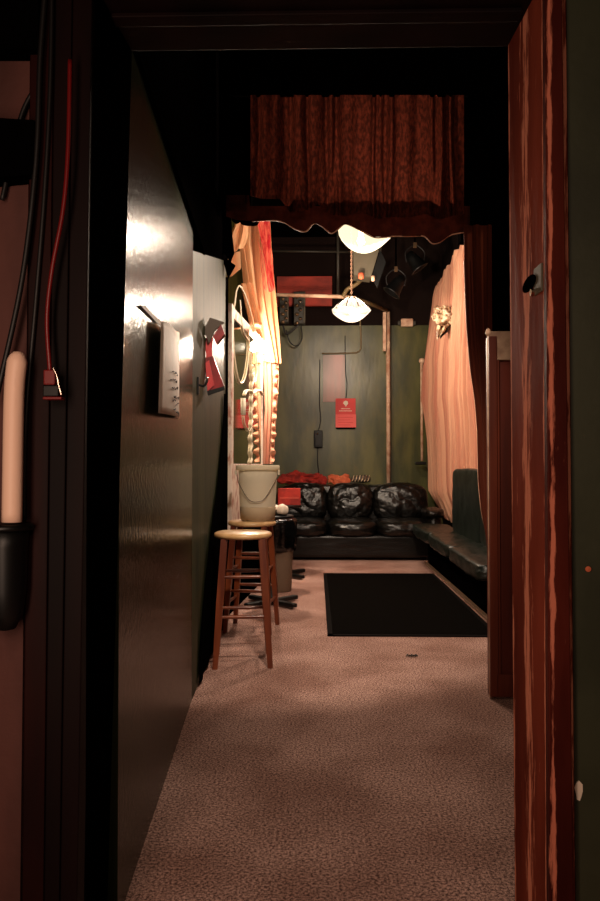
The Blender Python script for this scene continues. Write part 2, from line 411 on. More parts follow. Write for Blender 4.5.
# moulded casing on the right: two beads, a groove, an outer band
def casing(name, xa, xb, xta, xtb, d0, d1, m):
    A = lean(xta, 50, xa, 901, d0); B = lean(xtb, 50, xb, 901, d0)
    o = struct(obj(name, post([A, B, off(B, 0, d1), off(A, 0, d1)], 0, HZ+.14), m))
    md = o.modifiers.new('bevel', 'BEVEL'); md.width = .0025; md.segments = 2
    return o
casing('trim_3', 547.2, 549.5, 543.2, 545.5, 1.545, .005, 'darkwood')
casing('trim_4', 549.7, 574, 545.7, 563, 1.525, .024, 'casing')
struct(obj('wall_front', post([lean(567, 50, 576, 901, 1.545), off(lean(567, 50, 576, 901, 1.545), 1.6), off(lean(567, 50, 576, 901, 1.545), 1.6, .22), off(lean(567, 50, 576, 901, 1.545), 0, .22)], 0, 3.0), 'outer_green'))
# left side: dark varnished casing, and a jamb coloured black for its shade
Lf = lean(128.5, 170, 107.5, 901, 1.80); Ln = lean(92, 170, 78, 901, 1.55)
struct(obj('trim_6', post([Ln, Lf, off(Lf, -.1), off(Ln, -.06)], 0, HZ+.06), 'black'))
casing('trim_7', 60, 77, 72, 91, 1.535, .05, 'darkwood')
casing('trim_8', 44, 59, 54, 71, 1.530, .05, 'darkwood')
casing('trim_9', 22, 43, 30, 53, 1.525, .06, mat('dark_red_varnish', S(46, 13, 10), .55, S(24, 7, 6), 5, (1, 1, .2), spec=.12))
struct(obj('wall_front.001', post([off(lean(30, 50, 20, 901, 1.55), -1.6), lean(30, 50, 20, 901, 1.55), off(lean(30, 50, 20, 901, 1.55), 0, .22), off(lean(30, 50, 20, 901, 1.55), -1.6, .22)], 0, 3.0), 'outer_pink'))
struct(obj('wall_front.002', box(-.62, .56, 1.56, 1.77, HZ+.07, 3.0), 'outer_green'))
hd = bmesh.new(); add_box(hd, -.50, .50, 1.55, 1.80, HZ, HZ+.06, .003); add_box(hd, -.47, .47, 1.64, 1.68, HZ-.012, HZ, .003)
struct(obj('trim_10', hd, 'darkwood'))
struct(obj('trim_11', box(-.62, .55, 1.52, 1.56, HZ+.04, HZ+.15, .004), 'darkwood'))

# strike plate with its hole on the right jamb
def on_jamb(x, y):  # the point of the jamb's face seen at x, y
    a = Rn(1); b = Rf(1); best = None
    for i in range(101):
        d = 1.55+.25*i/100; p = P(x, y, d); fa = Rn(p.z); fb = Rf(p.z); fx = fa.x+(fb.x-fa.x)*i/100
        if best is None or abs(p.x-fx) < best[0]: best = (abs(p.x-fx), Vector((fx, d, p.z)))
    return best[1]
c0 = on_jamb(540, 279)
sp = thing('strike_plate', 'small steel strike plate with a dark hole on the peeling right door jamb', 'strike plate', c0)
obj('plate', box(-.004, .003, -.02, .035, -.03, .03, .0015), 'grey', sp)
bmh = bmesh.new(); add_lathe(bmh, [(.0, 0), (.021, 0), (.023, .003), (.017, .006), (.0, .006)], n=20)
bmesh.ops.transform(bmh, matrix=Matrix.Translation((-.0035, .062, .005)) @ Matrix.Diagonal((1, 2.2, .75, 1)) @ Matrix.Rotation(-math.pi/2, 4, 'Y'), verts=bmh.verts)
obj('hole', bmh, 'black', sp)
sb_ = obj('bolt', tube([(-.002, .030, -.022), (-.012, .030, -.022)], .008, smooth=False), 'chrome', sp)
chip = P(579, 791, 1.543)
n_ = 9
tag(obj('paint_chip', slab([chip+Vector((.008*math.cos(a)*(1+.3*math.sin(3*a)), 0, .021*math.sin(a))) for a in [2*math.pi*i/n_ for i in range(n_)]], Vector((0, .003, 0))), 'white'),
    'pale oval chip in the dark green wall beside the right door casing', 'chip')
p_ = P(588, 569, 1.543)
tag(obj('paint_chip', lathe([(0, 0), (.006, 0), (.006, .002), (0, .003)], n=10), 'orangecloth'), 'small orange chip halfway up the dark green wall beside the door casing', 'chip')
oo = COL.objects[-1] if False else bpy.data.objects['paint_chip.001']; oo.location = p_; oo.rotation_euler = (math.pi/2, 0, 0)

# ================================================================ LEFT FOREGROUND
d = 1.50
cables = [([(46, -20), (40, 60), (36, 160), (22, 280), (-4, 400)], .006, 'thick black cable sweeping down to the left beside the dark casing'),
          ([(52, -20), (50, 90), (44, 200), (36, 300), (26, 420), (24, 520)], .005, 'thin black cable hanging straight past the pale tube'),
          ([(34, 90), (20, 120), (2, 200)], .005, 'short black cable crossing the pink plaster near the top'),
          ([(36, 130), (42, 240), (30, 360), (12, 430), (6, 520)], .005, 'black cable looping behind the pale tube down to the black box')]
for i, (pts, r, lab) in enumerate(cables):
    d = 1.505+.013*i
    tag(obj('cable', tube([P(x, y, d) for x, y in pts], r, n=8, sub=10), 'cable', smooth=True), lab, 'cable', 'black cables on the foyer wall')
tag(obj('junction_box', hexa([P(-30, -10, 1.5), P(38, -10, 1.5), P(38, 48, 1.5), P(-30, 48, 1.5)]+[P(a, b, 1.5)+Vector((0, .05, 0)) for a, b in ((-30, -10), (38, -10), (38, 48), (-30, 48))]), 'black'),
    'black box at the top of the pink plaster wall above the cables', 'box')
tag(obj('junction_box', hexa([P(-30, 116, 1.5), P(34, 120, 1.5), P(34, 174, 1.5), P(-30, 180, 1.5)]+[P(a, b, 1.5)+Vector((0, .05, 0)) for a, b in ((-30, 116), (34, 120), (34, 174), (-30, 180))]), 'black'),
    'black box on the pink plaster wall below the topmost one', 'box')
tag(obj('pale_tube', tube([P(17, 352, 1.47), P(17, 362, 1.47), P(14, 400, 1.47), P(12, 522, 1.47)], lambda t: .008+.012*min(1, t*3), n=16, sub=8), 'paletube', smooth=True),
    'pale pinkish upright tube with a tapered tip standing in the black holder', 'tube')
kh = thing('tube_holder', 'black wall-mounted holder with a rounded lower end under the pale tube', 'holder', P(6, 575, 1.49))
bm = lathe([(0, -.115), (.02, -.11), (.034, -.08), (.04, -.03), (.042, .06), (.045, .095), (0, .095)], n=28)
obj('body', bm, 'blackplastic', kh, True)
obj('rim', lathe([(.0, .093), (.052, .093), (.055, .099), (.05, .106), (.0, .106)], n=28), 'blackplastic', kh, True)
# red cord with its plug
rc = thing('power_cord', 'glossy red cord hanging over the dark left casing down to its red plug', 'cord', P(52, 372, 1.49))
o0 = P(52, 372, 1.49)
obj('cord', tube([P(x, y, 1.49)-o0 for x, y in ((70, 60), (68, 150), (63, 210), (52, 270), (47, 320), (50, 372))], .0045, n=10, sub=10), 'redcord', rc, True)
obj('plug', box(-.014, .010, -.012, .012, -.028, .004, .003), 'redcord', rc)
obj('band', box(-.015, .018, -.013, .013, -.052, -.028, .003), 'blackplastic', rc)
obj('prong_cover', box(-.015, .024, -.012, .012, -.058, -.052, .002), 'redcord', rc)
obj('clip', tube([(.008, -.016, .006), (.016, -.016, -.01), (.020, -.016, -.03), (.026, -.016, -.05)], .0028, n=8), 'chrome', rc, True)

# ================================================================ LEFT WALL THINGS
def wallpt(x, y, out=.0):
    """the point of the left passage wall seen at x, y, moved out from the wall"""
    lo_, hi_ = 1.8, 5.3
    for _ in range(50):
        m_ = (lo_+hi_)/2
        if P(x, y, m_).x > WX(m_)+out: lo_ = m_
        else: hi_ = m_
    p = P(x, y, lo_); return p
nt_ = thing('paper_notice', 'tall white paper notice with handwritten marks curling off the glossy green wall', 'notice', wallpt(161, 380))
q = [wallpt(162, 321, .028), wallpt(179.5, 333, .008), wallpt(179, 418.5, .008), wallpt(159, 413, .032)]
b0 = nt_.location
bm = bmesh.new(); gr = []
for j in range(13):
    v = j/12; row = []
    for i in range(13):
        u = i/12; p = q[0].lerp(q[1], u).lerp(q[3].lerp(q[2], u), v)
        p = p + Vector((.012*math.sin(math.pi*u)*(.5+v), 0, .004*math.sin(7*u)*(1-v)))
        row.append(bm.verts.new(p-b0))
    gr.append(row)
for j in range(12):
    for i in range(12): bm.faces.new((gr[j][i], gr[j][i+1], gr[j+1][i+1], gr[j+1][i]))
ps = obj('sheet', bm, 'notice', nt_, True)
md = ps.modifiers.new('s', 'SOLIDIFY'); md.thickness = .003; md.offset = -1
bm = bmesh.new(); rnd = random.Random(3)
def notice_pt(u, v, o=.004):
    p = q[0].lerp(q[1], u).lerp(q[3].lerp(q[2], u), v)
    return p + Vector((.012*math.sin(math.pi*u)*(.5+v)+o, -.001, .004*math.sin(7*u)*(1-v))) - b0
for v0, dx in ((.52, .0), (.60, -.08), (.69, -.02), (.78, .05), (.86, 0), (.94, .03)):
    for k in range(3):
        u0 = .36+dx+.12*k; u1 = u0+rnd.uniform(.05, .12); vv = v0+rnd.uniform(-.02, .02)
        add_tube(bm, [notice_pt(u0, vv), notice_pt((u0+u1)/2, vv+rnd.uniform(-.025, .02)), notice_pt(u1, vv-.012)], .0020, n=5, sub=3)
obj('writing', bm, 'ink', nt_); bm = bmesh.new()
for k in range(7):
    add_tube(bm, [notice_pt(.78-.03*(k % 2), .12+.045*k), notice_pt(.86, .13+.045*k)], .0011, n=5, smooth=False)
obj('writing', bm, 'ink', nt_)
obj('tape', slab([wallpt(141, 306, .008), wallpt(144, 305, .004), wallpt(161, 322, .006), wallpt(160, 326, .006)], Vector((.001, 0, 0))), 'white', None)
tg = bpy.data.objects['tape']; tag(tg, 'strip of pale tape stuck slantwise on the green wall above the notice', 'tape')
# folded red ribbon
rb = thing('red_ribbon', 'folded red ribbon with a dark top fold hanging on the green wall beyond the notice', 'ribbon', P(213, 355, 4.02))
b0 = rb.location
def rp(pts, dd, m, nm, th=.02):
    return obj(nm, slab([P(x, y, dd)-b0 for x, y in pts], Vector((0, th, 0))), m, rb)
rp([(203.5, 330), (210, 317.5), (224, 322), (215, 330), (209, 343)], 4.00, 'darkribbon', 'top_fold')
rp([(213, 336), (221, 324), (224.5, 334), (216.5, 344)], 3.98, M['redribbon'], 'loop', .05)
rp([(205.5, 339), (210, 331), (213, 338), (212, 356), (213.5, 362), (206.5, 366)], 4.03, 'redsatin', 'stripe')
rp([(204.5, 358), (213, 356), (218, 370), (224.5, 387), (207.5, 393)], 4.02, 'redribbon', 'tail')
rp([(205.5, 363), (209, 360), (214, 385), (207.5, 391)], 4.01, 'redsatin', 'tail_stripe', .01)
rp([(207, 391), (224.5, 386), (225, 389.5), (208, 395.5)], 4.01, 'blackplastic', 'weight')
hk = thing('wall_hook', 'small black coat hook with a bright tip screwed beside the red ribbon', 'hook', wallpt(198, 385, .004))
obj('plate', box(-.004, .006, -.014, .014, -.05, .04, .002), 'blackplastic', hk)
obj('prong', tube([(.004, 0, .0), (.03, -.004, -.005), (.045, -.006, .012), (.048, -.006, .03)], .006, n=8), 'blackplastic', hk, True)
obj('tip', lathe([(0, -.007), (.007, -.003), (.008, .003), (0, .008)], (.048, -.006, .034), 12), 'chrome', hk, True)
# black cloth behind the stools, also standing in for the shadow near the floor
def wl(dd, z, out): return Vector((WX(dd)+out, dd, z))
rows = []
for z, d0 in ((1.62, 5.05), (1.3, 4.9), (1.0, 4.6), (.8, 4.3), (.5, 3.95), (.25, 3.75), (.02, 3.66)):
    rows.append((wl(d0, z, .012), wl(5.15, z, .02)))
bc = obj('black_cloth_and_shade', sheet(rows, 5, .008, 60, 30, 2), 'blackcloth', None, True)
tag(bc, 'black cloth, partly modelled shade, spread down the green wall to the floor behind the stools', 'cloth')

# ================================================================ VALANCE, DRAPES, CURTAINS
vl = thing('valance', 'brown plush valance hung in deep folds across the top of the opening', 'valance', (0, 4.74, 3.56))
vo = Vector((0, 4.74, 3.56))
hemx = [(225, 216), (236, 220), (252, 221), (270, 220), (284, 222), (296, 229), (306, 231), (314, 223), (322, 226), (331, 233), (338, 229), (344, 224), (350, 225), (362, 231), (374, 237), (384, 237), (392, 236), (412, 236), (424, 236), (432, 243), (440, 242), (450, 235), (464, 232), (470, 231)]
upx = [(250, 196), (262, 199), (280, 199), (290, 212), (305, 211), (318, 204), (332, 215), (345, 216), (360, 212), (378, 219), (392, 217), (408, 218), (425, 214), (440, 220), (452, 216), (464, 214)]
def interp(t, x):
    if x <= t[0][0]: return t[0][1]
    for a, b in zip(t, t[1:]):
        if x <= b[0]: 
            k = (x-a[0])/(b[0]-a[0]); return a[1]+(b[1]-a[1])*k
    return t[-1][1]
def cloth_grid(x0, x1, top, bot, depth, nu, nv, fold):
    bm = bmesh.new(); g = []
    for j in range(nv+1):
        row = []
        for i in range(nu+1):
            x = x0+(x1-x0)*i/nu; v = j/nv; y = top(x)+(bot(x)-top(x))*v
            row.append(bm.verts.new(P(x, y, depth+fold(x, v))-vo))
        g.append(row)
    for j in range(nv):
        for i in range(nu): bm.faces.new((g[j][i], g[j][i+1], g[j+1][i+1], g[j+1][i]))
    return bm
creases = [(259, 3), (284, 5), (291, 3), (307, 2.5), (326, 3), (335, 2.5), (338, 3), (374, 2), (381, 3), (391, 3), (432, 3), (441, 3.5), (451, 2.5)]
def vfold(x, v):
    z = .02*math.sin(x*.16)+.012*math.sin(x*.37+1+v)
    for c, wd in creases:
        c2 = c+2.5*math.sin(v*3+c)*v
        z += .06*math.exp(-((x-c2)/wd)**2)
    return z+.010*noise.noise(Vector((x*.09, v*4, 0)))
obj('plush_panel', cloth_grid(250.5, 464, lambda x: 95, lambda x: interp(upx, x), 4.66, 220, 24, vfold), 'valance', vl, True)
obj('lining', cloth_grid(226, 470, lambda x: 206 if x > 249 else 195, lambda x: interp(hemx, x), 4.76, 160, 14, lambda x, v: .015*math.sin(x*.21)), 'hem', vl, True)
obj('lit_rim', tube([P(x, y+.4, 4.77)-vo for x, y in hemx[2:]], .0045, n=6, sub=5), 'litrim', vl, True)  # pale tube drawing the light caught along the hem
obj('rod', tube([P(232, 95, 4.70)-vo, P(468, 95, 4.70)-vo], .012, smooth=False), 'black', vl)

# black gathered cloth over the left side
sw = thing('black_swag', 'black cloth swag gathered over the top corner beside the gold drape', 'swag', P(225, 240, 5.0))
b0 = sw.location
bm = bmesh.new()
sd = 4.6
slab([P(x, y, 4.92)-b0 for x, y in ((217, 205), (230, 205), (232, 235), (234, 252), (230, 262), (225, 254), (220, 251), (217, 249))], Vector((0, .03, 0)), bm)
obj('fall', bm, 'blackcloth', sw)
obj('corner', slab([P(x, y, 5.12)-b0 for x, y in ((221, 254), (235, 265), (228, 278))], Vector((0, .03, 0))), 'blackcloth', sw)
obj('bow', tube([P(234, 222, 5.0)-b0, P(240, 216, 5.0)-b0, P(250, 219, 5.0)-b0, P(258, 223, 5.0)-b0], lambda t: .02+.035*math.sin(math.pi*t), n=12), 'blackcloth', sw, True)

# gold drape at the left of the opening
gd = thing('gold_drape', 'bright gold and peach satin drape bunched at the left edge of the opening', 'drape', P(258, 222, 7.1))
b0 = gd.location
def rowsP(rs): return [(P(xl, y, dl)-b0, P(xr, y2, dr)-b0) for (y, xl, dl, y2, xr, dr) in rs]
obj('main_fall', sheet(rowsP([(222, 240, 7.1, 220, 270, 7.3), (246, 240, 7.1, 246, 271, 7.3), (272, 243, 7.1, 272, 273, 7.3), (300, 246, 7.1, 300, 276, 7.3), (330, 252, 7.1, 330, 278, 7.3), (362, 262, 7.15, 364, 279, 7.3)]),
    4.5, .05, 110, 40, 4, ampf=lambda u, v: 1+.3*v), 'gold', gd, True)
obj('ruffle', sheet(rowsP([(221, 236, 6.98, 221, 250, 6.98), (234, 231, 6.98, 232, 250, 6.98), (246, 229, 6.98, 244, 247, 6.98), (253, 230, 6.98, 247, 245, 6.98)]), 2, .03, 40, 14, 8), 'gold', gd, True)
obj('pinned_corner', slab([P(x, y, 6.92)-b0 for x, y in ((222, 256), (240, 251), (241, 268), (232, 276), (227, 277), (234, 266))], Vector((0, .012, 0))), 'gold', gd)
obj('under_fold', sheet(rowsP([(284, 241, 6.98, 282, 252, 7.0), (300, 244, 6.98, 296, 256, 7.0), (322, 249, 6.98, 324, 262, 7.02), (332, 252, 5.4, 326, 263, 7.02)]), 2, .015, 30, 16, 5), 'gold', gd, True)
tl = obj('tail', sheet(rowsP([(355, 263, 7.15, 355, 278, 7.3), (380, 264, 7.15, 380, 279, 7.3), (410, 265, 7.15, 410, 277, 7.3), (440, 263, 7.15, 440, 275, 7.3), (464, 262, 7.15, 464, 273, 7.3)]),
    3, .022, 50, 40, 9, ampf=lambda u, v: 1), M['peach'], gd, True)
# ruffled edging of the tail
bm = bmesh.new(); g0 = []
for j in range(161):
    t = j/160; row = []
    for i in range(5):
        u = i/4
        x = 274+4.0*u-4.0*t+(.9*math.sin(t*29)+.6*math.sin(t*71+1))*u; y = 368+94*t
        row.append(bm.verts.new(P(x, y, 7.12+.05*u*math.sin(t*60+2*math.sin(t*9)))-b0))
    g0.append(row)
for j in range(160):
    for i in range(4): bm.faces.new((g0[j][i], g0[j][i+1], g0[j+1][i+1], g0[j+1][i]))
obj('frill', bm, 'peach', gd, True)
sc_ = thing('red_scarf', 'red scarf with stringy fringe draped over the inner edge of the gold drape', 'scarf', P(266, 222, 6.92))
b0 = sc_.location
obj('scarf_cloth', sheet(rowsP([(221, 256, 6.9, 219, 270, 7.05), (236, 259, 6.9, 236, 271, 7.05), (252, 263, 6.92, 252, 271, 7.05), (268, 266, 6.94, 268, 272, 7.05), (292, 270, 6.96, 290, 274, 7.05)]), 3, .02, 40, 24, 12), 'scarfred', sc_, True)
bm = bmesh.new(); rnd = random.Random(5)
for k in range(9):
    x = 258+1.6*k; y0 = 236+rnd.uniform(-4, 12)
    add_tube(bm, [P(x, y0, 6.85)-b0, P(x+2+rnd.uniform(-1, 2), y0+12, 6.85)-b0, P(x+rnd.uniform(0, 4), y0+24, 6.85)-b0, P(x+3+rnd.uniform(-1, 3), y0+40+rnd.uniform(-6, 10), 6.85)-b0], .0028, n=5, sub=5)
obj('fringe', bm, 'scarfred', sc_, True)

# peach curtain along the right wall
pc = thing('peach_curtain', 'long peach curtain falling in vertical folds along the right wall behind the bench', 'curtain', (1.5, 8, 3.3))
b0 = Vector((1.5, 8, 3.3))
LR = [(287, 438, 206, 486), (300, 434, 225, 486), (330, 430.5, 280, 487), (365, 425.5, 340, 488), (400, 424, 395, 489), (440, 428, 450, 490), (490, 430, 505, 491), (518, 446, 540, 493)]
obj('panel', sheet([(P(xl, yl, 9.6)-b0, P(xr, yr, 6.65)-b0) for yl, xl, yr, xr in LR], 15, .05, 300, 50, 1, wander=.8, wrinkle=.02), 'peach', pc, True)
obj('tie', sheet([(P(432, 317, 8.9)-b0, P(450, 312, 8.3)-b0), (P(434, 322, 8.8)-b0, P(452, 318, 8.2)-b0)], 3, .02, 30, 6, 3), 'peach', pc, True)
tr = thing('curtain_tieback', 'crumpled cream satin rosette pinned high on the peach curtain', 'tieback', P(444, 318, 8.1))
b0 = tr.location
bm = cushion(0, 0, .02, .17, .12, .17, 2.3, 14, .11, 3)
obj('knot', bm, 'tie', tr, True)
obj('loose_end', sheet([(P(437, 325, 8.1)-b0, P(447, 326, 8.1)-b0), (P(436, 333, 8.1)-b0, P(445, 331, 8.08)-b0), (P(437, 341, 8.1)-b0, P(440, 336, 8.1)-b0)], 1.5, .03, 20, 12, 7), 'tie', tr, True)
obj('loose_end', sheet([(P(441, 326, 8.14)-b0, P(452, 325, 8.14)-b0), (P(440, 335, 8.14)-b0, P(449, 331, 8.12)-b0), (P(440, 339, 8.14)-b0, P(443, 336, 8.14)-b0)], 1.5, .02, 20, 12, 9), 'greydark', tr, True)

# brown side curtain seen from its dark side
bcn = thing('brown_curtain', 'dark brown curtain hanging at the right of the opening with a lit pale edge', 'curtain', (1.05, 4.7, 3.4))
b0 = Vector((1.05, 4.7, 3.4))
edge = [(225, 464), (260, 464.5), (300, 466), (330, 467.5), (370, 471), (400, 475.5), (430, 478), (455, 478.5), (480, 479), (510, 482), (535, 487), (560, 490), (600, 490), (637, 490)]
obj('panel', sheet([(P(x, y, 4.72)-b0, P(max(492, x+6), y, 4.60)-b0) for y, x in edge], 2.5, .02, 50, 60, 6), 'browncurtain', bcn, True)
obj('lit_edge', tube([P(x-.3, y, 4.74)-b0 for y, x in edge[1:]], .006, n=6, sub=5), 'litrim', bcn, True)  # pale tube drawing the lamplight on the curtain's inner edge

# ================================================================ PARTITION (booth end)
pt = thing('booth_partition', 'tall reddish wooden booth end panel with an inset field and a cream top board', 'partition', (0.97, 3.56, 0))
def pbx(x0, x1, y0, y1, d0, d1, bev=.003):
    a = P(x0, y1, d0); b = P(x1, y0, d0)
    return box(a.x-.97, b.x-.97, d0-3.56, d1-3.56, a.z, b.z, bev)
obj('stile', pbx(490.5, 497, 336, 697, 3.53, 3.59), 'wood', pt)
obj('edge_strip', tube([P(488.2, 334, 3.55)-Vector((.97, 3.56, 0)), P(489.3, 520, 3.55)-Vector((.97, 3.56, 0)), P(490.5, 697, 3.55)-Vector((.97, 3.56, 0))], .006, n=8), 'pipe', pt, True)
obj('inset_field', pbx(497, 545, 360, 676, 3.555, 3.58), 'wood_inset', pt)
obj('panel_moulding', pbx(497, 499.5, 360, 676, 3.54, 3.56), 'wood', pt)
obj('bottom_rail', pbx(497, 545, 675, 697, 3.53, 3.59), 'wood', pt)
obj('top_board', pbx(489.5, 545, 331, 360, 3.54, 3.58), 'cream', pt)
obj('finial', lathe([(0, -.02), (.012, -.015), (.014, 0), (.008, .014), (0, .018)], P(488.2, 332, 3.55)-Vector((.97, 3.56, 0)), 14), 'pipe', pt, True)

# ================================================================ STOOLS
def make_stool(loc, rz, label):
    t = thing('bar_stool', label, 'stool', loc, 'wooden bar stools by the left wall', rz)
    obj('seat', lathe([(0, .708), (.150, .708), (.163, .714), (.167, .724), (.163, .735), (.150, .741), (0, .742)], n=48), 'seat_wood', t, True)
    ft = .152; tp = .105; legs = []
    for sx, sy in ((1, -1), (1, 1), (-1, 1), (-1, -1)):
        a = Vector((sx*tp, sy*tp, .712)); b = Vector((sx*ft, sy*ft, 0)); legs.append((a, b))
        bm = bmesh.new(); n = 4
        hw = .018; ring = []
        for (p, s) in ((b, .8), (b.lerp(a, .5), 1.05), (a, 1)):
            ring.append([bm.verts.new(p+Vector((ex*hw*s, ey*hw*s, 0))) for ex, ey in ((-1, -1), (1, -1), (1, 1), (-1, 1))])
        for r0, r1 in zip(ring, ring[1:]):
            for k in range(4): bm.faces.new((r0[k], r0[(k+1) % 4], r1[(k+1) % 4], r1[k]))
        bm.faces.new(ring[0][::-1]); bm.faces.new(ring[-1])
        bmesh.ops.bevel(bm, geom=[e for e in bm.edges if abs((e.verts[0].co-e.verts[1].co).z) > .1], offset=.006, segments=2, affect='EDGES')
        obj('leg', bm, 'stool_wood', t)
    for k in range(4):
        A = legs[k]; B = legs[(k+1) % 4]
        for z in ((.20, .42) if k % 2 == 0 else (.28, .50)):
            f = z/.712; pa = A[1].lerp(A[0], f); pb = B[1].lerp(B[0], f)
            obj('rung', tube([pa, pa.lerp(pb, .5), pb], lambda t: .007+.004*math.sin(math.pi*t), n=10), 'stool_wood', t, True)
    return t
st1 = make_stool((-.42, 4.18, 0), .10, 'wooden bar stool with an empty round pale seat, nearest to the doorway')
st2 = dup(st1, (-.44, 5.0, 0), -.12, 'wooden bar stool carrying the white bucket, just behind the empty one')

# bucket on the far stool
bk = thing('white_bucket', 'white plastic bucket with a wire handle standing on the far bar stool', 'bucket', (-.40, 4.99, .7425))
obj('wall', lathe([(0, 0), (.108, 0), (.116, .008), (.122, .10), (.130, .27), (.134, .358)], n=56), 'bucket', bk, True)
obj('rim', lathe([(.130, .346), (.148, .346), (.150, .353), (.150, .373), (.146, .380), (.134, .380), (.130, .373), (.130, .346)], n=56), 'bucket', bk, True)
obj('lid', lathe([(0, .373), (.131, .373), (.131, .377), (0, .380)], n=40), 'bucket', bk, True)
obj('contents', lathe([(.1165, .010), (.1192, .010), (.1235, .095), (.1225, .097), (.117, .012)], n=56), 'bucket_low', bk, True)
obj('handle', tube([(-.142, -.03, .328), (-.120, -.085, .255), (-.05, -.135, .15), (.01, -.142, .135), (.06, -.132, .16), (.125, -.085, .27), (.142, -.03, .328)], .0028, n=6), 'wire', bk, True)
for s in (-1, 1):
    obj('handle_ear', box(s*.146-.007, s*.146+.007, -.045, -.015, .313, .346, .003), 'bucket', bk)

# ================================================================ MIRROR AND SCONCE
mA = Vector((-.650, 5.42, 0)); mB = Vector((-.521, 6.95, 0)); md_ = (mB-mA).normalized(); mn = Vector((md_.y, -md_.x, 0))
mr = thing('mirror', 'tall mirror with a peeling white frame leaning out from the left wall beside the bucket', 'mirror', mA)
def mbox(u0, u1, z0, z1, o0, o1, bev=.003):
    rot = Matrix(((md_.x, mn.x, 0), (md_.y, mn.y, 0), (0, 0, 1))).to_4x4()
    return box(u0, u1, o0, o1, z0, z1, bev, rot)
ML = (mB-mA).length
obj('glass', mbox(.05, ML-.02, 1.13, 2.25, 0, .004, 0), 'mirror', mr)
obj('frame_stile', mbox(-.02, .05, .62, 2.33, -.02, .025), 'frame', mr)
obj('frame_stile', mbox(ML-.02, ML+.02, .62, 2.33, -.02, .012), 'frame', mr)
obj('frame_rail', mbox(.05, ML-.02, .62, 1.13, -.02, .010), 'frame', mr)
obj('frame_rail', mbox(.05, ML-.02, 2.25, 2.33, -.02, .010), 'frame', mr)
obj('backing', mbox(-.02, ML+.02, 0, .62, -.02, 0), 'black', mr)
scn = thing('candle_sconce', 'white wrought iron sconce with looped garlands and a glowing bulb before the mirror', 'sconce', P(256, 350, 6.2))
b0 = scn.location
g = lambda x, y, dd=None: P(x, y, dd or -1.1064/((x-316)/F-.0842)*.988)-b0
def tb(name, pts, r, m='iron', **k): return obj(name, tube([g(*p) for p in pts], r, n=8, **k), m, scn, True)
tb('garland', [(236, 292), (233, 320), (234, 352), (238, 378), (242, 383), (246, 374), (249, 350), (248, 330)], .007)
tb('garland', [(240, 300), (243, 330), (250, 345), (252, 375), (255, 382), (257, 370), (256, 350)], .006)
tb('garland', [(236, 292), (240, 286), (247, 300), (254, 325), (257, 340)], .006)
bm = bmesh.new(); pts = []
for i in range(24):
    t = i/23; pts.append(g(252.5+.5*math.sin(i*2.1)-1.5*t, 365+98*t))
add_tube(bm, pts, lambda t: .007+.007*abs(math.sin(t*40)), n=8, sub=4)
obj('beaded_stem', bm, 'iron', scn, True)
tb('scroll_arm', [(245, 395), (247, 391), (251, 391), (253, 394)], .010)
tb('scroll_arm', [(253, 394), (257, 391), (261, 391), (263, 395)], .010)
obj('candle', tube([g(244, 398), g(244.3, 415)], .014, n=14, smooth=False), 'candle', scn, True)
tb('candle_arm', [(244, 416), (245, 424), (249, 431), (252, 426)], .005)
bulb_p = g(262, 347, 6.72)
M['bulb'] = glass_mat('bulb_glow', (1, .86, .62, 1), 14)
bm = lathe([(0, -.05), (.02, -.045), (.05, -.01), (.05, .015), (.03, .04), (.014, .055), (0, .055)], bulb_p, 20)
obj('bulb', bm, 'bulb', scn, True)
point_light('sconce_light', bulb_p, 100, WARM, .04, scn)
tag(obj('red_pennant', slab([P(x, y, 5.6) for x, y in ((229.5, 398), (232, 397), (232.5, 401), (229.5, 401.5))], Vector((0, .01, 0))), 'red'), 'tiny red tag stuck on the white mirror frame', 'tag')
bpy.data.objects.remove(bpy.data.objects['red_pennant'])

# ================================================================ CAFE TABLES, BIN, SMALL THINGS
def cafe_table(loc, rz, label, r, foot):
    t = thing('cafe_table', label, 'table', loc, 'black pedestal cafe tables', rz)
    obj('tabletop', lathe([(0, .695), (r-.01, .695), (r, .702), (r, .715), (r-.008, .72), (0, .72)], n=40), 'blackplastic', t, True)
    obj('pedestal', lathe([(0, .03), (.05, .035), (.03, .07), (.026, .3), (.026, .66), (.05, .695), (0, .695)], n=20), 'blackplastic', t, True)
    for k in range(4):
        a = math.pi/4+k*math.pi/2
        bm = box(.0, foot, -.028, .028, .012, .045, .008, Matrix.Rotation(a, 4, 'Z'))
        obj('foot', bm, 'blackplastic', t)
    return t
cafe_table((-.355, 5.86, 0), 0, 'black pedestal cafe table close behind the stool that carries the bucket', .175, .27)
cafe_table((-.36, 7.33, 0), 0, 'black pedestal cafe table standing just in front of the sofa', .22, .33)
tn = thing('trash_bin', 'taupe plastic trash bin lined with a shiny black bag beside the cafe table', 'bin', (-.325, 6.50, 0))
obj('body', lathe([(0, 0), (.10, 0), (.106, .01), (.128, .52), (.132, .62), (.126, .62), (.10, .03), (0, .02)], n=32), 'bin', tn, True)
rnd = random.Random(9)
obj('bag', lathe([(.140, .36), (.148, .42), (.150, .52), (.149, .60), (.150, .63), (.138, .645), (.10, .63), (0, .61)], n=48,
    fr=lambda a, r, z: (r+.006*math.sin(9*a)+.004*math.sin(17*a+z*20), z+.012*math.sin(5*a) if z < .4 else z)), 'bag', tn, True)
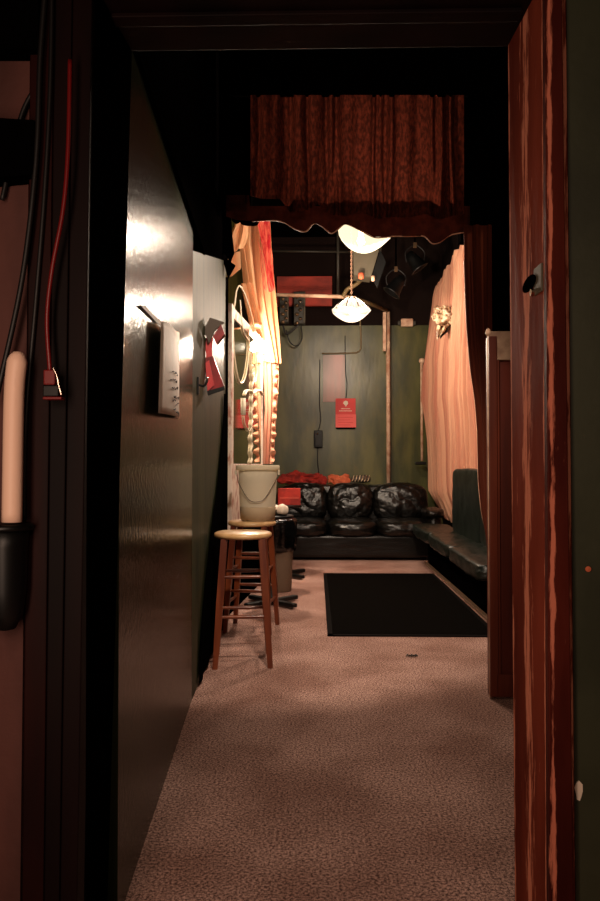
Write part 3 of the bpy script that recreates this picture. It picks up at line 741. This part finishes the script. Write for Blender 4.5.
# things on the tables
tag(obj('ashtray', lathe([(0, 0), (.055, 0), (.065, .012), (.07, .045), (.06, .045), (.052, .014), (0, .012)], (-.29, 5.84, .7205), 28), 'greydark', None, True), 'small dark round dish on the cafe table behind the bucket', 'dish')
tag(obj('crumpled_tissue', cushion(-.275, 5.84, .786, .08, .06, .028, 2.2, 10, .09, 4), 'white', None, True), 'crumpled white tissue lying in the dark dish', 'tissue')
rbk = thing('red_box', 'flat red box standing on the cafe table in front of the sofa', 'box', (-.26, 7.30, .7205))
obj('carton', box(-.12, .105, -.06, .06, 0, .165, .004), 'blanket', rbk)
obj('label_band', box(-.10, .09, -.0615, -.060, .06, .08), 'plank', rbk)

# ================================================================ SOFA
sf = thing('leather_sofa', 'black leather three seat sofa with wrinkled plump cushions against the green back wall', 'sofa', (.46, 8.95, 0))
sx = lambda X: X-.46
def cu(name, X0, X1, Y0, Y1, Z0, Z1, e=5, wr=.01, seed=1, tilt=0, crown=.1, fold=0, n=26):
    return obj(name, cushion(sx((X0+X1)/2), (Y0+Y1)/2-8.95, (Z0+Z1)/2, X1-X0, Y1-Y0, Z1-Z0, e, n, wr, seed, tilt, crown, fold), 'leather', sf, True)
cu('base', -.52, 1.42, 8.52, 9.42, .03, .30, 14, .004, 1, 0, 0)
cu('back', -.50, 1.38, 9.18, 9.48, .2, .86, 8, .01, 2, 0, .02)
xs = [(-.46, .135), (.145, .715), (.725, 1.33)]
for i, (a, b) in enumerate(xs):
    cu('seat_cushion', a, b, 8.46, 9.2, .27, .475, 4.2, .012, 11+i, 0, .10)
for i, (a, b) in enumerate([(-.46, .135), (.145, .705), (.715, 1.38)]):
    cu('back_cushion', a, b, 8.97, 9.30, .43, .875, 3.6, .012, 21+i, math.radians(-9), .12, .022, 46)
cu('armrest', -.72, -.47, 8.50, 9.40, .05, .60, 4, .012, 31, 0, .05)
cu('armrest', 1.30, 1.49, 8.52, 9.40, .05, .585, 4, .012, 32, 0, .05)
cu('arm_pad', 1.26, 1.50, 8.46, 8.95, .49, .61, 3, .012, 33, 0, .1)
for X in (-.45, 1.32):
    obj('foot', box(sx(X)-.03, sx(X)+.03, 8.58-8.95, 8.64-8.95, 0, .05, .004), 'blackplastic', sf)
bl = cushion(-.17, 9.42, .945, .62, .12, .15, 3.2, 22, .05, 6)
tag(obj('red_blanket', bl, 'blanket', None, True), 'folded red blanket lying along the top of the sofa back behind the left cushion', 'blanket')
tag(obj('orange_cloth', cushion(.30, 9.43, .94, .27, .11, .125, 3.0, 18, .05, 8), 'orangecloth', None, True), 'small orange cloth bundled on the sofa back above the middle cushion', 'cloth')
zc = thing('striped_scarf', 'striped pale and brown scarf end lying beside the orange cloth on the sofa back', 'scarf', (.575, 9.40, .935))
obj('knit', cushion(0, 0, 0, .26, .09, .09, 2.6, 14, .02, 5), 'darkribbon', zc, True)
for k in range(6):
    bm = bmesh.new(); x = -.10+.04*k
    add_tube(bm, [(x-.015, -.045, -.03), (x, -.055, 0), (x+.01, -.03, .038), (x+.015, 0, .048)], .005, n=6)
    obj('stripe', bm, 'tie', zc, True)

# ================================================================ BENCH
bn = thing('vinyl_bench', 'long dark green vinyl bench with a high back along the right wall', 'bench', (1.3, 6.6, 0))
def bb(name, x0, x1, y0, y1, z0, z1, bev, m): return obj(name, box(x0-1.3, x1-1.3, y0-6.6, y1-6.6, z0, z1, bev), m, bn)
bb('plinth', 1.27, 1.46, 4.95, 8.30, 0, .34, .003, 'black')
for k in range(3):
    y0 = 4.95+k*1.13
    obj('seat_pad', cushion(1.285-1.3, y0+.56-6.6, .395, .40, 1.12, .12, 8, 24, .012, 41+k, 0, .03), 'vinyl', bn, True)
for k in range(2):
    y0 = 4.95+k*1.27
    obj('back_pad', cushion(1.43-1.3, y0+.63-6.6, .75, .09, 1.26, .66, 9, 24, .008, 51+k, 0, .02), 'vinyl', bn, True)
struct(obj('trim_12', box(1.225, 1.262, 4.9, 8.3, 0, .022, .004), 'metal_edge'))

# ================================================================ RUG, LINT
rg = thing('floor_mat', 'large black rectangular mat lying on the pinkish carpet before the sofa', 'mat', (.63, 6.15, 0))
obj('pile', box(-.52, .54, -1.33, 1.31, .001, .014, .004), 'rug', rg)
bm = bmesh.new()
for a in ((-.555, .575, -1.365, -1.325), (-.555, .575, 1.305, 1.345), (-.555, -.515, -1.365, 1.345), (.535, .575, -1.365, 1.345)):
    add_box(bm, a[0], a[1], a[2], a[3], .001, .010, .002)
obj('border', bm, 'rugedge', rg)
bm = bmesh.new()
for k in range(5): add_tube(bm, [(-.025+.012*k, 0, .004), (-.02+.012*k, .008*(-1)**k, .012), (-.008+.012*k, 0, .005)], .004, n=5)
lf = obj('dead_leaf', bm, 'cable', None, True); lf.location = P(411, 655.5, 4.29); lf.location.z = 0
tag(lf, 'tiny dark dry leaf scrap lying on the carpet in front of the black mat', 'leaf')

# ================================================================ BACK WALL THINGS
def onback(x, y, o=.0):
    p = P(x, y, 9.8-o); return p
po = thing('red_poster', 'red poster with a white emblem and a lighter text panel pinned on the back wall', 'poster', onback(345.5, 414, .01))
b0 = po.location
def bq(x0, x1, y0, y1, o0, o1, m, nm, par, bev=0):
    a = P(x0, y1, 9.8)-Vector((0, o0, 0)); b = P(x1, y0, 9.8)-Vector((0, o0, 0))
    return obj(nm, box(a.x-par.location.x, b.x-par.location.x, 9.8-o1-par.location.y, 9.8-o0-par.location.y, a.z-par.location.z, b.z-par.location.z, bev), m, par)
bq(335.5, 355.5, 398.5, 414.5, .004, .02, 'red', 'upper_sheet', po)
bq(335.5, 356, 414.5, 427.5, .004, .022, 'redlight', 'lower_sheet', po)
bq(336, 355, 427.5, 429, .004, .03, 'black', 'bottom_bar', po)
bm = bmesh.new()
cpt = P(345.5, 404, 9.8)-b0
for pts in ([(-1.8, 2.2), (0, 3.2), (2.2, 2.4), (2.6, 0), (1.2, -1.2), (.4, -3.0), (-1, -1.0), (-2.4, .4)],):
    slab([cpt+Vector((px*.0135, -.022, py*.0135)) for px, py in pts], Vector((0, -.003, 0)), bm)
obj('emblem', bm, 'white', po)
def row(x0, x1, y, h, m, nm, seed):
    bm = bmesh.new(); rnd = random.Random(seed); x = x0
    while x < x1:
        wd = rnd.uniform(.5, 1.1); a = P(x, y+h/2, 9.8)-b0; b = P(min(x+wd, x1), y-h/2, 9.8)-b0
        add_box(bm, a.x, b.x, -.0135-.003, -.0135+.001, a.z, b.z) if h < 0 else add_box(bm, a.x, b.x, a.y-.026, a.y-.020, a.z, b.z)
        x += wd+.35
    obj(nm, bm, m, po)
row(341, 350, 408.8, .8, 'white', 'text_line', 1)
row(339, 352, 411, .8, 'white', 'text_line', 2)
for k, yy in enumerate((417.5, 420, 422.5, 425)):
    bm = bmesh.new(); a = P(338, yy+.25, 9.8)-b0; b = P(353-(k % 2)*3, yy-.25, 9.8)-b0
    add_box(bm, a.x, b.x, a.y-.027, a.y-.022, a.z, b.z); obj('text_line', bm, 'red', po)
tp_ = thing('wall_telephone', 'small black box with a bright button on the back wall below the dangling wire', 'box', onback(318, 439, .0))
bq(314, 322.5, 430.5, 447.5, 0, .07, 'blackplastic', 'body', tp_, .008)
bq(315.5, 321, 438, 446, .07, .085, 'blackplastic', 'lower_panel', tp_, .004)
c_ = P(317.5, 434, 9.8)-tp_.location
bm = lathe([(0, 0), (.012, 0), (.012, .01), (0, .014)], n=14); bmesh.ops.transform(bm, matrix=Matrix.Translation(c_+Vector((0, -.07, 0))) @ Matrix.Rotation(math.pi/2, 4, 'X'), verts=bm.verts)
obj('button', bm, 'chrome', tp_, True)
tag(obj('wall_wire', tube([onback(x, y, .012) for x, y in ((320, 360), (319.5, 400), (320.5, 420), (318, 432))], .007, n=6), 'cable', None, True), 'thin dark wire running down the back wall into the small black box', 'wire')
tag(obj('wall_wire', tube([onback(x, y, .012) for x, y in ((318, 447), (317.5, 460), (319, 477), (319, 492))], .007, n=6), 'cable', None, True), 'thin dark wire dropping from the small black box to behind the sofa', 'wire')
tag(obj('wall_wire', tube([onback(x, y, .014) for x, y in ((345, 336), (345.5, 370), (347, 384), (346, 398))], .006, n=6), 'cable', None, True), 'thin dark wire hanging straight down to the red poster', 'wire')
tag(obj('conduit', tube([onback(x, y, .015) for x, y in ((360, 318), (361, 340), (360.5, 349), (357, 352.5), (350, 353), (336, 353.5), (322, 353.5))], .010, n=8, sub=4), 'conduit', None, True), 'thin bent conduit running down and across the green back wall above the poster', 'conduit')
struct(obj('reflection_patch', box(P(323, 400, 9.8).x, P(345, 400, 9.8).x, 9.792, 9.8, P(323, 402, 9.8).z, P(345, 355, 9.8).z, .001), mat('red_reflection', S(168, 88, 66), .35, S(120, 78, 52), 6, (1, 1, .1), spec=.6)))  # reddish reflected light on the back wall, put in as a thin coloured panel
el = thing('emergency_light', 'small pale oblong light box high on the dark band of the back wall', 'light box', onback(406, 323.5))
bq(400.5, 412.5, 319.5, 327.5, .016, .08, 'pipe', 'housing', el, .012)
bq(397.5, 400.8, 321.5, 326, .016, .06, 'greydark', 'side_lamp', el, .008)
bq(412.3, 415.5, 321.5, 326, .016, .06, 'greydark', 'side_lamp', el, .008)
# red painted plank
pk = thing('red_plank', 'red painted wooden board mounted high on the dark part of the back wall', 'board', onback(305, 292, .016))
bq(277, 332, 277, 307, .016, .05, 'plank', 'board', pk, .005)
bm = bmesh.new()
for y in (287, 297):
    a = P(277, y+.3, 9.8)-pk.location; b = P(332, y-.3, 9.8)-pk.location; add_box(bm, a.x, b.x, a.y-.037, a.y-.034, a.z, b.z)
obj('seam', bm, 'brownblack', pk)
# frame of pipes
tag(obj('pipe', tube([P(388.5, 492, 9.68), P(388, 312, 9.68)], .028, n=14, smooth=False), 'pipe', None, True), 'pale vertical pipe standing against the green back wall', 'pipe')
tag(obj('pipe', tube([P(388, 311, 9.68), P(368, 303, 9.2), P(350, 297.5, 8.7)], .026, n=14, smooth=False), 'conduit', None, True), 'dull pipe slanting from the hanging lamp back to the vertical pipe', 'pipe')
tag(obj('pipe', tube([P(350, 297, 8.7), P(266, 294.5, 8.7)], .022, n=14, smooth=False), 'pipe', None, True), 'pale horizontal pipe crossing in front of the red board', 'pipe')
tag(obj('pipe_bracket', slab([P(x, y, 9.6) for x, y in ((383, 312), (386, 312), (386, 351), (383, 351))], Vector((0, .04, 0))), 'pipe', None), 'short pale strip fixed beside the top of the vertical pipe', 'bracket')
rl = thing('curtain_rail', 'short pale metal upright rail with a knob at the left edge of the peach curtain', 'rail', P(422, 461, 9.6))
b0 = rl.location
obj('rail', tube([P(422, 461, 9.6)-b0, P(421.5, 362, 9.6)-b0], .018, n=12, smooth=False), 'pipe', rl, True)
obj('knob', lathe([(0, -.04), (.035, -.02), (.04, 0), (.03, .03), (0, .04)], P(421.8, 361, 9.6)-b0, 16), 'pipe', rl, True)
obj('foot_plate', box(-.09, .05, -.03, .03, -.05, -.01, .01), 'blackplastic', rl)
tag(obj('ceiling_conduit', tube([P(264, 251, 9.5), P(350, 252, 9.5)], .016, n=8, smooth=False), 'greydark', None, True), 'thin dark conduit running level high across the black back wall', 'conduit')
tag(obj('ceiling_conduit', tube([P(338, 200, 9.5), P(338, 296, 9.5)], .020, n=8, smooth=False), 'greydark', None, True), 'dark vertical conduit dropping behind the hanging lamps', 'conduit')
# sockets boxes
for i, (x0, x1, y0, y1, lab) in enumerate(((280, 289, 296, 325, 'grey dimmer box with glinting sockets, nearest the gold drape'), (294, 305.5, 294, 326, 'grey dimmer box with glinting sockets, beside the one nearest the drape'))):
    eb = thing('dimmer_box', lab, 'dimmer box', onback((x0+x1)/2, (y0+y1)/2, .02), 'grey dimmer boxes under the pipe')
    bq(x0, x1, y0, y1, .055, .16, 'greydark', 'case', eb, .01)
    rnd = random.Random(i+3)
    for k in range(7):
        y = y0+3+k*(y1-y0-6)/6
        c_ = P(x0+3+(k % 2)*3.2, y, 9.63)-eb.location
        bm = bmesh.new(); bmesh.ops.create_icosphere(bm, subdivisions=2, radius=.026); bmesh.ops.translate(bm, vec=c_, verts=bm.verts)
        obj('socket', bm, 'chrome' if k % 2 else 'brass', eb, True)
    bq(x1-1.8, x1, y0+2, y1-1, .16, .18, 'grey', 'side_plate', eb, .003)
tag(obj('loop_cable', tube([P(x, y, 9.6) for x, y in ((283, 325), (286, 334), (293, 330), (299, 324))], .012, n=8), 'cable', None, True), 'black cable looped between the two grey dimmer boxes', 'cable')
tag(obj('loop_cable', tube([P(x, y, 9.65) for x, y in ((301, 325), (302, 338), (297, 346), (290, 342), (286, 330))], .008, n=8), 'cable', None, True), 'thin black cable hanging in a deep loop below the grey dimmer boxes', 'cable')
# stage light on its bracket
sl = thing('stage_spotlight', 'grey stage spotlight with open flaps hanging behind the larger lamp', 'spotlight', P(362, 262, 8.2))
b0 = sl.location
w2 = Vector((0, .25, 0))
obj('housing', hexa([P(353, 250, 8.1)-b0, P(379, 250, 8.1)-b0, P(371, 277, 8.1)-b0, P(354, 275, 8.1)-b0]+[P(x, y, 8.1)-b0+w2 for x, y in ((353, 250), (379, 250), (371, 277), (354, 275))]), 'grey', sl)
obj('flap', slab([P(x, y, 8.05)-b0 for x, y in ((372, 277), (380, 250), (386, 262), (377, 288))], Vector((0, .02, 0))), 'blackplastic', sl)
obj('stem', tube([P(366, 240, 8.2)-b0, Vector((P(366, 240, 8.2).x-b0.x, P(366, 240, 8.2).y-b0.y, H-b0.z))], .02, smooth=False), 'black', sl)
obj('yoke', tube([P(352, 255, 8.2)-b0, P(352, 240, 8.2)-b0, P(366, 232, 8.2)-b0, P(380, 240, 8.2)-b0, P(380, 252, 8.2)-b0], .014, n=8), 'greydark', sl, True)
obj('knob', lathe([(0, -.04), (.03, -.03), (.035, .03), (0, .04)], P(361, 276, 8.05)-b0, 14), 'orangecloth', sl, True)
obj('knob', lathe([(0, -.03), (.02, -.02), (.022, .03), (0, .04)], P(373, 279, 8.0)-b0, 14), 'pipe', sl, True)
tag(obj('gas_pipe', tube([P(x, y, 8.68) for x, y in ((343, 297), (346, 291), (349, 288), (352, 287), (360, 281), (364, 274))], .024, n=10), 'conduit', None, True), 'short dull pipe elbow under the grey stage spotlight', 'pipe')
for i, (x, y, s, lab) in enumerate(((415, 262, 1.0, 'dim black stage lamp hanging highest near the peach curtain'), (396, 286, .9, 'dim black stage lamp hanging just behind the smaller glowing lamp'))):
    sg = thing('stage_lamp', lab, 'stage lamp', P(x, y, 8.6), 'dim black stage lamps')
    bm = lathe([(0, .14), (.05, .13), (.07, .05), (.10, -.08), (.12, -.10), (.10, -.10), (.06, .02), (0, .04)], n=24)
    bmesh.ops.transform(bm, matrix=Matrix.Rotation(.6*(1 if i else -1), 4, 'Y'), verts=bm.verts)
    obj('can', bm, 'blackplastic', sg, True)
    obj('yoke', tube([(-.1, 0, 0), (-.11, 0, .12), (0, 0, .2), (.11, 0, .12), (.1, 0, 0)], .008, n=6), 'cable', sg, True)
    obj('stem', tube([(0, 0, .2), (0, 0, H-sg.location.z)], .01, n=6, smooth=False), 'black', sg)
    obj('clamp', box(-.02, .02, -.02, .02, .17, .23, .004), 'brass', sg)

# ================================================================ THE HANGING LAMPS
M['shade1'] = glass_mat('lamp_glass_large', (1, .80, .50, 1), 1.1)
M['shade2'] = glass_mat('lamp_glass_small', (1, .74, .52, 1), .9)
def shade_bm(R, dep, lob, amp, loc, tiltx=0, tilty=0, rib=.004):
    bm = bmesh.new(); n = 96; prof = [i/14 for i in range(1, 15)]; rings = []
    for t in prof:
        ring = []
        for k in range(n):
            a = 2*math.pi*k/n
            rr = R*t; z = dep*t**2.0 + amp*t**3*math.sin(lob*a+.6) + rib*t*math.sin(24*a)
            ring.append(bm.verts.new((rr*math.cos(a), rr*math.sin(a), z)))
        rings.append(ring)
    for a, b in zip(rings, rings[1:]):
        for k in range(n): bm.faces.new((a[k], a[(k+1) % n], b[(k+1) % n], b[k]))
    bm.faces.new(rings[0][::-1])
    bmesh.ops.transform(bm, matrix=Matrix.Translation(loc) @ Matrix.Rotation(tiltx, 4, 'X') @ Matrix.Rotation(tilty, 4, 'Y'), verts=bm.verts)
    return bm
def chain(bm, p0, p1, r=.009, wire=.0022):
    n = int((p1-p0).length/(r*1.6)); d_ = (p1-p0).normalized()
    for i in range(n):
        c = p0+d_*(i+.5)*r*1.6
        pts = [c+Vector(((math.cos(a)*r*.55 if i % 2 else 0), (0 if i % 2 else math.cos(a)*r*.55), math.sin(a)*r)) for a in [2*math.pi*k/8 for k in range(9)]]
        add_tube(bm, pts, wire, n=4, smooth=False)
    return bm
l1 = P(361, 241, 5.5)
lp = thing('pendant_lamp', 'larger glowing pendant lamp with a wavy ribbed glass shade just under the valance hem', 'lamp', l1, 'glowing pendant lamps')
obj('glass_shade', shade_bm(.20, .125, 2, .035, (0, 0, -.085), 0, math.radians(10)), 'shade1', lp, True)
M['hotbulb'] = glass_mat('hot_bulb', (1, .9, .7, 1), 30)
obj('bulb', lathe([(0, -.03), (.02, -.025), (.03, 0), (.02, .03), (.012, .05), (0, .05)], (0, 0, .0), 18), 'hotbulb', lp, True)
obj('socket', lathe([(0, .05), (.02, .05), (.022, .1), (.0, .11)], n=16), 'brass', lp, True)
obj('chain', chain(bmesh.new(), Vector((0, 0, .11)), Vector((0, 0, H-l1.z))), 'brass', lp)
point_light('lamp_light', (0, 0, .02), 95, WARM, .06, lp)
l2 = P(351.5, 310, 7.45)
lq = thing('pendant_lamp', 'smaller glowing pendant lamp with a striped glass shade hanging lower on a chain', 'lamp', l2, 'glowing pendant lamps')
obj('glass_shade', shade_bm(.20, .12, 6, .012, (0, 0, -.125), 0, 0), 'shade2', lq, True)
bm = lathe([(.195, .0), (.15, .05), (.09, .10), (.05, .125), (.05, .13)], n=60, fr=lambda a, r, z: (r*(1+.02*math.sin(10*a)), z))
M['shade3'] = glass_mat('lamp_glass_upper', (1, .55, .45, 1), .35)
obj('upper_glass', bm, 'shade3', lq, True)
bm = bmesh.new()
for k in range(10):
    a = 2*math.pi*k/10
    add_tube(bm, [(.197*math.cos(a), .197*math.sin(a), 0), (.15*math.cos(a), .15*math.sin(a), .055), (.052*math.cos(a), .052*math.sin(a), .13)], .006, n=5)
obj('lead_rib', bm, 'greydark', lq, True)
obj('bulb', lathe([(0, -.03), (.02, -.025), (.03, 0), (.02, .03), (.012, .05), (0, .05)], (0, 0, -.02), 18), 'hotbulb', lq, True)
obj('cap', lathe([(.0, .135), (.055, .128), (.05, .14), (.015, .15), (0, .15)], n=20), 'brass', lq, True)
obj('chain', chain(bmesh.new(), Vector((0, 0, .15)), Vector((0, 0, H-l2.z)), .013, .004), 'pipe', lq)
point_light('lamp_light', (0, 0, 0), 100, WARM, .06, lq)
